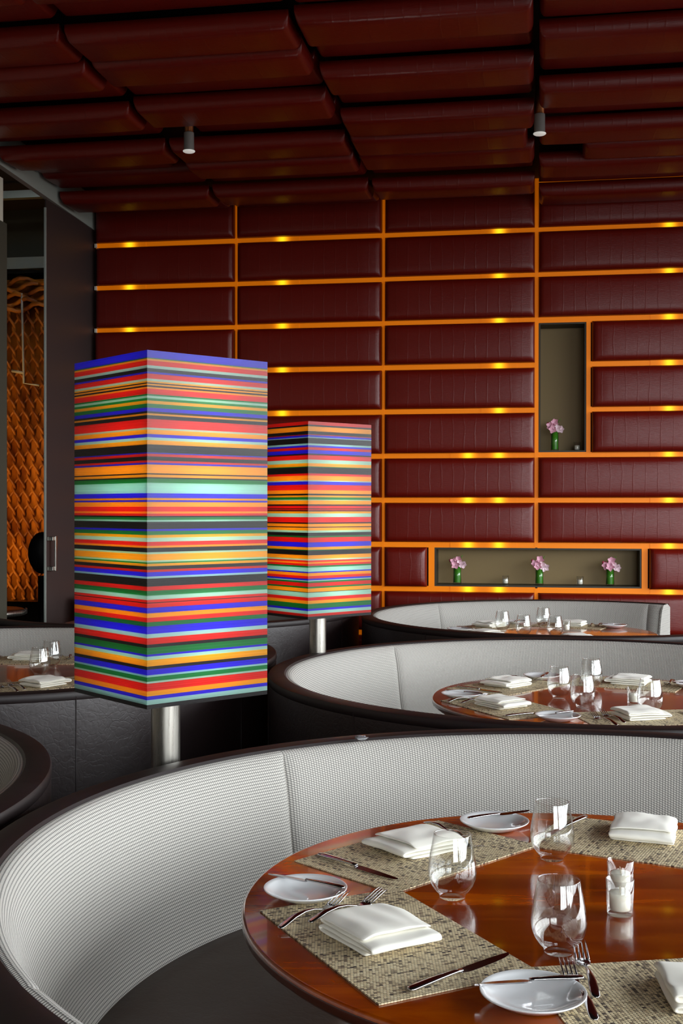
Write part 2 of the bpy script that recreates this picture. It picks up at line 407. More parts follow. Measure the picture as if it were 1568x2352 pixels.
# ceiling slab above the panels (slopes) and over the rest of the room
g = G(); za, zb = ceil_z(-4.2), ceil_z(D+.3)
g.add([(-3.43, -4.2, za+.10), (4.8, -4.2, za+.10), (4.8, D+.3, zb+.10), (-3.43, D+.3, zb+.10), (-3.43, -4.2, za+.2), (4.8, -4.2, za+.2), (4.8, D+.3, zb+.2), (-3.43, D+.3, zb+.2)],
      [(0, 3, 2, 1), (4, 5, 6, 7), (0, 1, 5, 4), (1, 2, 6, 5), (2, 3, 7, 6), (3, 0, 4, 7)])
struct(g.build('ceiling', M['dark'], smooth=False))
struct(sbox('wall_front', M['room'], -8, W2X0, -4.3, -4.2, 0, 4.4)); struct(sbox('wall_front_end', M['room'], W2X1, 5.2, -4.3, -4.2, 0, 4.4))
struct(sbox('wall_front_upper', M['room'], W2X0, W2X1, -4.3, -4.2, WIN_Z1, 4.4)); struct(sbox('wall_front_sill', M['room'], W2X0, W2X1, -4.3, -4.2, 0, .25))
g = G(); [g.box(x-.04, x+.04, -4.3, -4.2, .25, WIN_Z1) for x in (W2X0+.04, W2X0+1.2, W2X0+2.4, W2X1-.04)]; struct(g.build('window_2', M['mull'], smooth=False))
# right wall: window band
struct(sbox('wall_right', M['room'], WIN_X, WIN_X+.15, -4.2, D+.3, 0, WIN_Z0))
struct(sbox('wall_right_upper', M['room'], WIN_X, WIN_X+.15, -4.2, D+.3, WIN_Z1, 4.4))
struct(sbox('wall_right_end', M['room'], WIN_X, WIN_X+.15, WIN_Y1, D+.3, WIN_Z0, WIN_Z1))
g = G(); nb = 8
for i in range(nb+1):
    y = WIN_Y0+(WIN_Y1-WIN_Y0)*i/nb; g.box(WIN_X-.02, WIN_X+.1, y-.045, y+.045, WIN_Z0, WIN_Z1)
g.box(WIN_X-.02, WIN_X+.1, WIN_Y0, WIN_Y1, 2.5, 2.56)
wf = struct(g.build('window_1', M['mull'], smooth=False))

# ------------------------------------------------------------------ upholstered panels
def pillow_mesh(w, h, t, r=.05, bulge=.16):
    def axis(L):
        e = [0, .04, .12, .25, .42, .65, 1.0]
        a = [-L/2+r*q for q in e]; n = 8
        b = [-L/2+r+(L-2*r)*i/n for i in range(1, n)]
        return a+b+[L/2-r*q for q in e[::-1]]
    xs, ys = axis(w), axis(h); V = []; F = []
    f = lambda d: sqrt(max(0, 1-(1-min(d/r, 1))**2.2))
    for y in ys:
        for x in xs:
            dx, dy = w/2-abs(x), h/2-abs(y)
            z = t*((1-bulge)*f(dx)*f(dy)+bulge*(1-(2*x/w)**4)*(1-(2*y/h)**2))
            V.append((x, y, z))
    nx = len(xs)
    for j in range(len(ys)-1):
        for i in range(nx-1): F.append((j*nx+i, j*nx+i+1, (j+1)*nx+i+1, (j+1)*nx+i))
    # skirt to the backing
    rim = [i for i in range(nx)]+[j*nx+nx-1 for j in range(1, len(ys))]+[(len(ys)-1)*nx+i for i in range(nx-2, -1, -1)]+[j*nx for j in range(len(ys)-2, 0, -1)]
    base = len(V)
    for i in rim: x, y, z = V[i]; V.append((x, y, -.03))
    n = len(rim)
    for k in range(n): F.append((rim[(k+1) % n], rim[k], base+k, base+(k+1) % n))
    F.append([base+k for k in range(n)][::-1])
    return V, F
PM = {}
def pillow(name, w, h, t, r=.05):
    key = (round(w, 3), round(h, 3), t, r)
    if key not in PM:
        V, F = pillow_mesh(w, h, t, r); me = mesh(name, V, F, M['panel']); PM[key] = me.data; bpy.data.objects.remove(me)
    o = bpy.data.objects.new(name, PM[key]); COL.objects.link(o); return o
ORD = ['top', 'second', 'third', 'fourth', 'fifth', 'sixth', 'seventh', 'eighth', 'ninth', 'tenth', 'eleventh', 'twelfth']
COLN = ['far left column', 'second column from the left', 'third column from the left', 'fourth column from the left', 'fifth column, beyond the niches', 'sixth column near the window']
rnd = random.Random(3)
for c in range(0, 6):
    for r in range(-1, 10):
        x0, x1 = XS[c]+.013, XS[c+1]-.013; za, zb = rowz(r)-.016-rnd.uniform(0, .003), rowz(r+1)+.016+rnd.uniform(0, .003)
        if c == 3 and 2 <= r <= 4: x0 = .385
        pieces = [(x0, x1)]
        if r == 7 and c in (2, 3): pieces = [(XS[2]+.013, -.806)] if c == 2 else [(.789, x1)]
        for (a, b) in pieces:
            w = b-a; hh = za-zb
            out = rnd.choice([0, .006, .012, .022])
            o = pillow('padded_panel', w, hh, .052, .042)
            o.location = ((a+b)/2, D-.012-out, (za+zb)/2); o.rotation_euler = (pi/2, 0, rnd.uniform(-.006, .006))
            short = 'short ' if w < .9 else ''
            tag(o, f'{short}burgundy leather wall panel, {COLN[c]}, {ORD[r+1]} row down from the ceiling', 'wall panel', 'burgundy padded panels on the back wall')
rnd = random.Random(11)
LOW = {0: {9, 8, 6, 4, 1, 11}, 1: {9, 8, 6, 4, 3, 1, 11}, 2: {9, 7, 5, 4, 3, 1, 11}, 3: {8, 6, 4, 3, 2, 0, 10}, 4: {9, 7, 4, 2, 1}, 5: {8, 6, 5, 3, 1}}
for c in range(0, 6):
    for k in range(0, 15):
        y1 = D-.085-H*k; y0 = y1-H; x0, x1 = XS[c]+.014, XS[c+1]-.014
        if (c, k) == (1, 5): x0 += .19
        if (c, k) == (0, 3): x1 -= .14
        if (c, k) == (3, 3): x0 += .27
        if (c, k) == (2, 4): x1 -= .04
        low = (k in LOW[c]) if k < 12 else (k+c) % 2
        hang = (.078 if low else .0)+rnd.uniform(-.008, .008)
        if (c, k) in ((0, 8), (0, 6)): hang += .02
        o = pillow('padded_panel', x1-x0, H-.008, .066, .032)
        yc = (y0+y1)/2
        o.location = ((x0+x1)/2, yc, ceil_z(yc)-hang); o.rotation_euler = (pi+.025+rnd.uniform(-.03, .03), 0, 0)
        tag(o, f'burgundy leather ceiling panel, {COLN[c].replace(", beyond the niches","").replace(" near the window","")}, {("nearest the wall" if k==0 else ORD[min(k,11)]+" from the wall" if k<10 else str(k+1)+"th from the wall")}', 'ceiling panel', 'burgundy padded panels on the ceiling')

# ------------------------------------------------------------------ corridor things
g = G()
# woven screen of interlaced wavy withies, behind the opening
for i in range(24):
    x = -4.72+i*.044
    pts = [(x+.030*sin(z*27+(i % 2)*pi), 9.76+.02*cos(z*27+(i % 2)*pi), z) for z in [.7+q*.024 for q in range(107)]]
    g.tube(pts, .0125, 5, False)
for q in range(6):
    z = 3.24+q*.045
    pts = [(-4.75+i*.055, 9.70+.03*sin(i*1.3+q*2), z+.028*sin(i*.9+q*1.7)) for i in range(21)]
    g.tube(pts, .02, 6, False)
g.box(-4.8, -3.56, 9.785, 9.80, .68, 3.5)
ws = g.build('woven_screen', M['weave']); tag(ws, 'amber-lit woven rattan screen in the dark opening beyond the sliding door', 'screen')
l = bpy.data.lights.new('screen_uplight', 'AREA'); l.energy = 8; l.color = (1, .55, .15); l.size = .3; l.shape = 'RECTANGLE'; l.size_y = 1.6
lo = bpy.data.objects.new('screen_uplight', l); COL.objects.link(lo); lo.location = (-4.5, 8.9, 1.5); lo.rotation_euler = (radians(110), 0, 0)
g = G(); g.tube([(-4.41, 9.675, 3.36), (-4.39, 9.675, 2.58), (-4.25, 9.675, 2.56)], .010, 8); g.tube([(-4.50, 9.675, 2.69), (-4.39, 9.675, 2.67)], .013, 8)
tag(g.build('hanging_rod', M['white']), 'thin pale metal rod hanging in front of the woven screen', 'rod')
# dark chair seen past the door edge
ch = empty('lounge_chair', (-3.60, 8.25, 0)); tag(ch, 'black rounded chair back half hidden by the sliding door edge', 'chair')
g = G(); g.lathe([(0, -.04), (.09, -.04), (.125, -.025), (.135, 0), (.125, .025), (.09, .04), (0, .04)], 28)
cb = g.build('backrest', M['black'], ch); cb.location = (0, 0, 1.17); cb.rotation_euler = (pi/2, 0, 0); cb.scale = (.8, 1.15, 1)
g = G(); g.tube([(0, 0, .02), (0, 0, 1.0)], .03, 10); g.build('post', M['black'], ch)
g = G(); g.lathe([(0, .02), (.2, .02), (.2, 0), (0, 0)], 24); g.build('base', M['black'], ch)
cn = empty('side_table', (-3.85, 7.62, 0)); tag(cn, 'dark side table with a pale metal edge behind the left booth', 'table')
g = G(); g.lathe([(0, .80), (.36, .80), (.37, .79), (.37, .77), (0, .77)], 40); g.build('table_top', M['black'], cn)
g = G(); g.lathe([(.372, .805), (.382, .80), (.382, .77), (.372, .765)], 40); g.build('edge_band', M['brushed'], cn)
g = G(); g.lathe([(.03, .77), (.03, .03), (.18, .02), (.18, 0)], 20); g.build('pedestal', M['black'], cn)

# ------------------------------------------------------------------ booths
BP = [(1.172, .848), (1.160, .850), (1.146, .842), (1.132, .817), (1.120, .775), (1.110, .72), (1.100, .65), (1.088, .58), (1.070, .51), (1.045, .45), (1.03, .42)]
def booth(name, cx, cy, mirror, label, wrap=None):
    root = empty(name, (cx, cy, 0)); tag(root, label, 'booth')
    A0, A1 = (55, 305) if not mirror else (-140, 140)
    seams = [A0, A0+5, 137, 223, A1-5, A1] if not mirror else [A0, A0+5, -43, 43, A1-5, A1]
    seams = [A0, seams[1], seams[2], seams[3], seams[4], A1]
    # fabric sections
    lens = [0]
    for a, b in zip(BP, BP[1:]): lens.append(lens[-1]+math.dist(a, b))
    for si, (s0, s1) in enumerate(zip(seams, seams[1:])):
        n = max(4, int((s1-s0)/2)); ts = sorted({0, .003, .008, .018, 1, .997, .992, .982, *[i/n for i in range(1, n)]})
        V = []; F = []; U = []
        L = radians(s1-s0)*1.1
        for t_ in ts:
            a = radians(s0+(s1-s0)*t_); d = min(t_, 1-t_)*L
            dip = .014*math.exp(-d/.012)
            for (r, z), q in zip(BP, lens):
                rr = r+dip*(1 if z < .835 else .2)
                V.append((rr*cos(a), rr*sin(a), z)); uu = radians(s0+(s1-s0)*t_)*1.1
                mid = si == 2 if False else ((s0, s1) == ((60, 137) if not mirror else (43, 135)))
                U.append((q+.5, uu) if mid else (uu, q+.5))
        k = len(BP)
        for i in range(len(ts)-1):
            for j in range(k-1): F.append((i*k+j, i*k+j+1, (i+1)*k+j+1, (i+1)*k+j))
        mesh('back_cushion', V, F, M['fabric'], root, True, U)
    # leather shell
    a0, a1 = radians(A0), radians(A1); n = 110
    g = G(); g.lathe([(1.170, .828), (1.170, .848), (1.175, .855), (1.190, .857), (1.226, .855), (1.236, .852), (1.2395, .846), (1.2395, .826), (1.237, .822)], n, a0=a0, a1=a1)
    g.build('leather_rim', M['rim'], root, angle=35)
    g = G(); g.lathe([(1.236, .832), (1.238, .80), (1.238, .40), (1.232, .06), (1.19, .06), (1.19, .82)], n, a0=a0, a1=a1)
    g.build('outer_shell', M['leather'], root, angle=40)
    # seat
    g = G(); g.lathe([(1.09, .40), (1.085, .452), (1.0, .462), (.75, .460), (.60, .452), (.565, .435), (.555, .40), (.56, .30), (1.09, .30)], n, closed=True, a0=a0, a1=a1)
    g.build('seat_cushion', M['seat'], root)
    g = G(); g.lathe([(.62, .30), (.62, .0), (1.19, .0), (1.19, .30)], n, closed=True, a0=a0, a1=a1); g.build('plinth', M['leather'], root, angle=40)
    # fabric-covered end panels
    prof = BP+[(1.045, .0), (1.19, .0), (1.237, .06), (1.237, .83), (1.2, .855)]
    for aa in (a0, a1):
        s = -1 if aa == a0 else 1; off = .012*s
        V = []; U = []
        for dd in (0, off):
            for r, z in prof:
                x, y = r*cos(aa)-sin(aa)*dd, r*sin(aa)+cos(aa)*dd; V.append((x, y, z)); U.append((r, z))
        m = len(prof); F = [list(range(m)), list(range(m, 2*m))[::-1]]+[(i, (i+1) % m, m+(i+1) % m, m+i) for i in range(m)]
        mesh('end_panel', V, F, M['fabric'], root, False, U)
    # vertical seams of the leather shell
    for aa in ([195, 232, 268] if not mirror else [-15, -52, -88]):
        a = radians(aa); g = G(); g.tube([(1.2385*cos(a), 1.2385*sin(a), .1), (1.2385*cos(a), 1.2385*sin(a), .835)], .0016, 6); g.build('seam', M['rim'], root)
    return root
booth('banquette', .17, 2.31, False, 'large round cream booth in the foreground with dark leather rim')
booth('banquette', .17, 4.79, False, 'round cream booth in the middle of the right row, behind the nearest one')
booth('banquette', .17, 7.31, False, 'farthest right round cream booth, in front of the burgundy back wall')
booth('banquette', -2.36, 2.37, True, 'round booth cut by the left edge, its dark rim beside the nearest booth')
booth('banquette', -2.37, 4.95, True, 'left row round booth with glossy dark outer leather, behind the large striped lamp')
booth('banquette', -2.37, 7.43, True, 'farthest booth of the left row, behind the smaller striped lamp')

# ------------------------------------------------------------------ tables
def table(cx, cy, r, label):
    root = empty('dining_table', (cx, cy, 0)); tag(root, label, 'table')
    g = G(); n = 128
    g.add([(0, 0, .75)]+[((r-.006)*cos(2*pi*i/n), (r-.006)*sin(2*pi*i/n), .75) for i in range(n)], [(0, 1+i, 1+(i+1) % n) for i in range(n)])
    g.lathe([(r-.006, .75), (r-.002, .749), (r, .746), (r, .742)], n)
    g.build('tabletop', M['wood'], root, angle=60)
    g = G(); g.lathe([(r, .742), (r-.001, .728), (r-.02, .712), (r-.07, .70), (0, .70)], n)
    g.build('table_edge', M['wood_edge'], root)
    g = G(); g.lathe([(.10, .70), (.06, .66), (.05, .60), (.05, .10), (.08, .05), (.0, .05)], 32); g.build('pedestal', M['brushed'], root)
    g = G(); g.lathe([(.05, .05), (.30, .03), (.32, .015), (.32, 0), (0, 0)], 48); g.build('base', M['brushed'], root)
    return root
TB = {'near': (.105, 2.303, .667), 'mid': (.240, 4.775, .658), 'far': (.07, 7.28, .64), 'left': (-2.38, 5.06, .655), 'lfar': (-2.40, 7.44, .655)}
table(*TB['near'], 'nearest round glossy cherry-wood table, set for dinner in the foreground booth')
table(*TB['mid'], 'round cherry-wood table in the middle right booth, set for dinner')
table(*TB['far'], 'farthest round set table, in the right booth by the burgundy wall')
table(*TB['left'], 'round set table at the left edge, behind the large striped lamp')
table(*TB['lfar'], 'dark wooden table end glimpsed between the two striped lamps')

# ------------------------------------------------------------------ tableware prototypes
TZ = .7505
def loft(path, wid, thk, n=8, prof=None):
    """strip along path [(x,z)] with half-width wid and thickness thk; elliptical section"""
    V = []; F = []
    for i, (x, z) in enumerate(path):
        for k in range(n):
            a = 2*pi*k/n; V.append((x, wid[i]*cos(a), z+thk[i]*.5*sin(a)))
    for i in range(len(path)-1):
        for k in range(n):
            k2 = (k+1) % n; F.append((i*n+k, i*n+k2, (i+1)*n+k2, (i+1)*n+k))
    F.append(list(range(n))); F.append([(len(path)-1)*n+k for k in range(n)][::-1])
    return V, F
def make_fork(L=.195):
    root = empty('fork'); s = L/.195
    xs = [0, .004, .015, .04, .07, .095, .115, .128]; zs = [.005, .0055, .008, .014, .016, .013, .008, .005]
    w = [.003, .0068, .0078, .0070, .0050, .0034, .0032, .0050]; t = [.002, .004, .0052, .0055, .0050, .0040, .0030, .0025]
    g = G(); g.add(*loft([(x*s, z) for x, z in zip(xs, zs)], w, t, 10)); g.build('handle', M['steel'], root)
    g = G()
    xs = [.126, .132, .139, .147, .152]; zs = [.0052, .0035, .0028, .004, .0065]; w = [.0046, .0095, .0122, .0125, .0122]
    g.add(*loft([(x*s, z) for x, z in zip(xs, zs)], w, [.0024]*5, 10))
    for i in range(4):
        y = -.0103+i*.00687
        p = [(.150*s, y, .0058), (.165*s, y, .0120), (.180*s, y, .0185), (.195*s, y*.95, .0225)]
        g.tube(p, [.0019, .0017, .0014, .0007], 6)
    g.build('tines', M['steel'], root); return root
def make_knife(L=.235, name='dinner_knife'):
    root = empty(name); s = L/.235; k = 1 if L > .2 else .8
    xs = [0, .004, .02, .05, .08, .105, .118]; w = [.003, .0075, .0088, .0082, .0066, .0052, .0050]; t = [.003, .006, .0078, .0078, .0070, .0060, .0056]
    g = G(); g.add(*loft([(x*s, .0045+.0015*sin(x*20)) for x in xs], [a*k for a in w], [a*k for a in t], 12)); g.build('handle', M['steel'], root)
    xs = [.114, .124, .135, .16, .19, .215, .229, .235]; lo = [-.0048, -.0085, -.0100, -.0100, -.0092, -.0066, -.0030, .002]; hi = [.0048, .0068, .0072, .0072, .0066, .0052, .0038, .003]
    V = []; F = []
    for i, x in enumerate(xs):
        for y, z in ((lo[i]*k, .0030), (hi[i]*k, .0046), (hi[i]*k, .0022), (lo[i]*k, .0024)): V.append((x*s, y, z))
    for i in range(len(xs)-1):
        for q in range(4): F.append((i*4+q, i*4+(q+1) % 4, (i+1)*4+(q+1) % 4, (i+1)*4+q))
    F.append((0, 1, 2, 3)); F.append(tuple((len(xs)-1)*4+q for q in range(4)))
    g = G(); g.add(V, F); g.build('blade', M['steel'], root, angle=40); return root
def make_plate():
    g = G(); g.lathe([(0, .004), (.03, .0042), (.048, .0055), (.062, .010), (.072, .0155), (.0795, .0195), (.0805, .0190), (.080, .0172), (.072, .0125), (.060, .0055), (.047, .001), (.045, 0), (.040, 0), (.038, .002), (0, .002)], 56)
    return g.build('bread_plate', M['china'])
def make_glass():
    out = [(0, 0), (.0235, 0), (.0250, .0012), (.0245, .004), (.0300, .0105), (.0390, .022), (.0450, .036), (.0470, .050), (.0460, .065), (.0430, .085), (.0390, .105), (.0360, .122), (.0355, .1235)]
    inn = [(.0346, .1235), (.0350, .120), (.0378, .105), (.0418, .085), (.0449, .065), (.0459, .050), (.0438, .037), (.0378, .0245), (.028, .0145), (.014, .009), (0, .0075)]
    g = G(); g.lathe(out+inn, 56); return g.build('wine_glass', M['glass'])
def make_votive(k=1.0):
    root = empty('votive_holder'); p = [(0, 0), (.0225, 0), (.0235, .002), (.0245, .02), (.0258, .0655), (.0252, .066), (.0240, .0655), (.0226, .02), (.0215, .010), (.018, .0085), (0, .008)]
    g = G(); g.lathe([(r*k, z*k) for r, z in p], 40); g.build('glass_cup', M['glass'], root); return root
def make_candle(k=1.0):
    root = empty('candle'); g = G(); g.lathe([(0, .0), (.0170*k, 0), (.0186*k, .002), (.0190*k, .030*k), (.0175*k, .0325*k), (.006*k, .0312*k), (0, .031*k)], 32); g.build('wax', M['wax'], root)
    g = G(); g.tube([(0, 0, .029*k), (.0008, 0, .037*k), (-.001, .001, .043*k)], .0009, 6); g.build('wick', M['wick'], root); return root
def make_napkin(seed, lu=.140, lv=.180):
    """folded napkin: local x = depth (u), y = width (v), folds show at +y"""
    rn = random.Random(seed); th = .0040; sp = .0088; nl = 4; pts = []
    hw = lv/2
    def layer(y): return y
    lo = [-hw, -hw+.004, -hw+.001, -hw+.006]; hi = [hw-.012, hw, hw-.002, hw-.022]
    z0 = .0034
    # serpentine: layer i runs between ends, even folds at -y, odd folds at +y
    for i in range(nl):
        z = z0+i*sp; a, b = (hi[i], -hw+.010) if i % 2 == 0 else (-hw+.010, hi[i]-.004)
        N = 7
        if i % 2 == 0: a = (hi[i-1]-.004) if i else hw-.018
        for q in range(N+1): y = a+(b-a)*q/N; pts.append((y, z+(.0016*sin(q/N*pi) if i > 1 else 0)))
        if i < nl-1:
            cx = b; rr = sp/2; sg = -1 if b < 0 else 1
            for q in range(1, 6): w = pi*q/6; pts.append((cx+sg*rr*1.5*sin(w), z+rr-rr*cos(w)))
    # thicken
    m = len(pts); nrm = []
    for i in range(m):
        a = pts[max(i-1, 0)]; b = pts[min(i+1, m-1)]; dx, dz = b[0]-a[0], b[1]-a[1]; L = math.hypot(dx, dz); nrm.append((-dz/L, dx/L))
    loop = [(p[0]+n[0]*th/2*1.5, p[1]+n[1]*th/2*1.5) for p, n in zip(pts, nrm)]+[(p[0]-n[0]*th/2*1.5, p[1]-n[1]*th/2*1.5) for p, n in zip(pts, nrm)][::-1]
    V = []; F = []; K = 14; M_ = len(loop)
    sk = rn.uniform(-.06, .06); of = rn.uniform(0, 50)
    for k in range(K+1):
        u = -lu/2+lu*k/K; e = min(k, K-k)
        for (y, z) in loop:
            zz = z*(1-.16*max(0, 1-e/2)*(z/.03))
            nz = noise.noise(Vector((u*22+of, y*16, z*30)))
            zz += nz*.0035*(z/.025); uu = u*(1-.25*(z/.03)*0)+noise.noise(Vector((y*20, z*90, of)))*.005
            V.append((uu+sk*y, y+noise.noise(Vector((u*18, z*60, of+9)))*.004, max(.0004, zz)))
    for k in range(K):
        for i in range(M_): i2 = (i+1) % M_; F.append((k*M_+i, k*M_+i2, (k+1)*M_+i2, (k+1)*M_+i))
    for k in (0, K):
        h = M_//2
        for i in range(h-1):
            a, b, c2, d = k*M_+i, k*M_+i+1, k*M_+(M_-2-i), k*M_+(M_-1-i)
            F.append((a, b, c2, d))
    g = G(); g.add(V, F); o = g.build('napkin', M['napkin'], angle=50)
    md = o.modifiers.new('subd', 'SUBSURF'); md.levels = 1; md.render_levels = 2
    return o
def make_mat():
    g = G(); w, h = .465/2, .292/2; n = 24; V = []; F = []
    for z in (0, .0022):
        for i in range(n+1):
            for j in range(n+1):
                V.append((-h+2*h*i/n, -w+2*w*j/n, z))
    N = (n+1)**2
    for i in range(n):
        for j in range(n):
            a = i*(n+1)+j; F.append((a+N, a+n+1+N, a+n+2+N, a+1+N)); F.append((a, a+1, a+n+2, a+n+1))
    for i in range(n):
        for a, b in ((i, i+1), (n*(n+1)+i, n*(n+1)+i+1), (i*(n+1), (i+1)*(n+1)), (i*(n+1)+n, (i+1)*(n+1)+n)): F.append((a, b, b+N, a+N))
    g.add(V, F); return g.build('placemat', M['mat'], angle=40)
PROTO = {}
def inst(kind, maker, loc, rz, label, cat, group, tilt=(0, 0)):
    if kind not in PROTO:
        o = maker(); remember(o); PROTO[kind] = o
    else: o = copy_tree(PROTO[kind])
    o.location = loc; o.rotation_euler = (tilt[0], tilt[1], rz)
    tag(o, label, cat, group); return o
SETN = {}
def local(tb, ang, u, v):
    cx, cy, r = TB[tb]; t = radians(ang); return cx+u*cos(t)-v*sin(t), cy+u*sin(t)+v*cos(t)
TN = {'near': 'nearest table', 'mid': 'middle right table', 'far': 'farthest set table', 'left': 'left-edge table'}
PM_Z = TZ+.0023
nap_seed = 0
def setting(tb, ang, where, ov=None, items='mnfgkpbw'):
    """ov: overrides with (u,v) handle end -> (u,v) tip pairs"""
    global nap_seed
    ov = ov or {}; rn = random.Random(hash((tb, ang)) & 0xffff if False else int(ang)+len(tb)*97)
    j = lambda s=.008: rn.uniform(-s, s)
    T = TN[tb]; W = where
    def two(kind, maker, L, h, t, z, label, cat, group, ty=0):
        x0, y0 = local(tb, ang, *h); x1, y1 = local(tb, ang, *t)
        return inst(kind, maker, (x0, y0, z), math.atan2(y1-y0, x1-x0), label, cat, group, (0, ty))
    if 'm' in items:
        x, y = local(tb, ang, .443, 0); inst('mat', make_mat, (x, y, TZ), radians(ang), f'tan and black woven placemat at the {W} of the {T}', 'placemat', 'woven placemats')
    if 'n' in items:
        nap_seed += 1
        u, v, rot = ov.get('nap', (.452+j(), -.012+j(.012), rn.uniform(-.15, .15)))
        x, y = local(tb, ang, u, v); o = make_napkin(nap_seed, .142, .168); o.location = (x, y, PM_Z); o.rotation_euler = (0, 0, radians(ang)+rot)
        tag(o, f'folded cream linen napkin on the {W} placemat of the {T}', 'napkin', 'folded cream napkins')
    if 'f' in items:
        h, t = ov.get('f1', ((.60+j(), -.160+j()), (.40, -.180+j()))); two('fork', make_fork, .195, h, t, PM_Z, f'outer steel fork, by the bread plate, at the {W} of the {T}', 'fork', 'steel forks')
    if 'g' in items:
        h, t = ov.get('f2', ((.56+j(), -.122+j()), (.36, -.135+j()))); two('fork', make_fork, .195, h, t, PM_Z, f'inner steel fork, by the napkin, at the {W} of the {T}', 'fork', 'steel forks')
    if 'k' in items:
        h, t = ov.get('k', ((.575+j(), .185+j()), (.34, .180+j(.012)))); two('knife', make_knife, .235, h, t, PM_Z, f'steel dinner knife right of the napkin, {W} of the {T}', 'knife', 'steel dinner knives')
    px_, py_ = ov.get('p', (.462, -.275))
    if 'p' in items:
        x, y = local(tb, ang, px_, py_); inst('plate', make_plate, (x, y, TZ+(.0025 if ov.get('ponmat', True) else 0)), rn.uniform(0, 6), f'small white bread plate left of the {W} setting, {T}', 'plate', 'white bread plates')
    if 'b' in items:
        h, t = ov.get('b', ((px_-.052, py_+.075), (px_+.03, py_-.095))); two('bknife', lambda: make_knife(.175, 'butter_knife'), .175, h, t, TZ+.0190, f'butter knife lying across the bread plate at the {W} of the {T}', 'butter knife', 'butter knives')
    if 'w' in items:
        u, v = ov.get('w', (.215, .165)); x, y = local(tb, ang, u, v)
        inst('glass', make_glass, (x, y, TZ), rn.uniform(0, 6), f'stemless clear wine glass of the {W} setting, {T}', 'glass', 'stemless wine glasses')

setting('near', 216, 'left front', dict(nap=(.458, -.010, .06), f1=((.600, -.118), (.385, -.222)), f2=((.540, -.122), (.345, -.186)), k=((.528, .215), (.300, .158)),
        p=(.480, -.266), b=((.418, -.222), (.510, -.366)), w=(.214, .177)))
setting('near', 144, 'left rear', dict(nap=(.470, -.015, -.12), f1=((.587, -.182), (.400, -.118)), f2=((.50, -.172), (.33, -.070)), k=((.578, .172), (.345, .178)),
        p=(.452, -.275), b=((.500, -.235), (.440, -.405)), w=(.206, .170)))
setting('near', 72, 'rear', dict(nap=(.497, .020, pi/2+.12), k=((.590, .180), (.364, .215)), w=(.233, .153)), 'mnkw')
setting('near', 288, 'right front', dict(nap=(.452, .03, -.2), f1=((.515, -.190), (.320, -.168)), f2=((.440, -.160), (.245, -.118)), p=(.432, -.257), b=((.400, -.165), (.400, -.345))), 'mnfgpb')
for a, w_, ov in ((216, 'left front', dict(w=(.19, .14), p=(.48, -.25))), (144, 'left rear', dict(w=(.12, .10), p=(.47, -.27))), (72, 'rear', dict(w=(.245, .10))), (288, 'right front', dict(w=(.33, .07), p=(.44, -.32), nap=(.43, -.01, .1)))):
    setting('mid', a, w_, ov)
for a, w_, ov in ((216, 'left front', dict(w=(.26, .10))), (144, 'left rear', dict(w=(.24, .15))), (72, 'rear', dict(w=(.29, .13))), (288, 'right front', dict(w=(.25, -.05), nap=(.43, .03, .1)))):
    setting('far', a, w_, ov)
setting('left', 315, 'front', dict(w=(.15, .10), nap=(.46, .0, .3)), 'mnfgkw')
setting('left', 99, 'rear', dict(nap=(.49, .03, 0)), 'mnfgk')
setting('left', 27, 'right', dict(w=(.21, .15)), 'w')
for (x, y, lab, k) in ((.151, 2.243, 'front votive glass of the pair on the nearest table', 1), (.160, 2.365, 'rear votive glass of the pair on the nearest table', 1),
                       (.364, 4.667, 'votive glass beside the right wine glass on the middle right table', 1.05), (.173, 7.364, 'votive glass among the wine glasses on the farthest set table', 1)):
    inst('votive', make_votive, (x, y, TZ), 0, lab, 'candle holder', 'votive glasses')
    inst('candle', make_candle, (x, y, TZ+.0085), random.uniform(0, 6), 'white candle inside the '+lab.replace(' on the', ', on the', 0), 'candle', 'white votive candles')

# ------------------------------------------------------------------ striped lamps
S1 = ('b112 g118 o130 r160 w178 k200 b212 r243 w258 o268 k275 o285 k295 o306 r340 g350 w365 g380 o400 g425 b448 k460 o472 k495 r550 w562 o590 b610 w628 o655 k705 b713 r730 k755 r768 b780 '
      'o835 k843 o860 k868 g895 w960 b990 o1003 b1015 o1045 r1075 o1088 r1103 k1112 g1128 w1140 k1185 b1198 g1222 o1240 w1265 r1290 o1303 k1330 w1342 o1382 w1393 g1402 o1418 k1440 r1455 b1482 w1495 '
      'k1545 r1572 g1602 w1628 r1645 k1650 r1678 b1712 o1740 r1768 g1795 b1842 w1868 r1908 k1928 g1970 b1983 w2005 o2045 k2065 b2100 w2112 g2140 w2152 r2200 o2232 b2255 w2285 k2312')
S2 = ('r135 k150 o195 k225 r232 b250 w258 k310 w328 b345 r370 b405 k418 r460 w495 o525 g532 k590 r610 o655 w665 b695 r745 o780 k795 o812 g835 w843 o880 k893 r918 k925 r935 k945 o965 w1000 r1050 k1062 '
      'o1090 k1098 o1125 w1145 k1175 g1190 r1235 b1280 o1305 g1312 k1355 o1390 w1405 r1420 o1435 r1455 g1470 w1510 b1522 o1550 r1575 b1590 w1600 g1615 r1650 g1665 o1700 k1705 w1750 r1780 o1810 g1855 b1875 w1905 r1930 k1955')
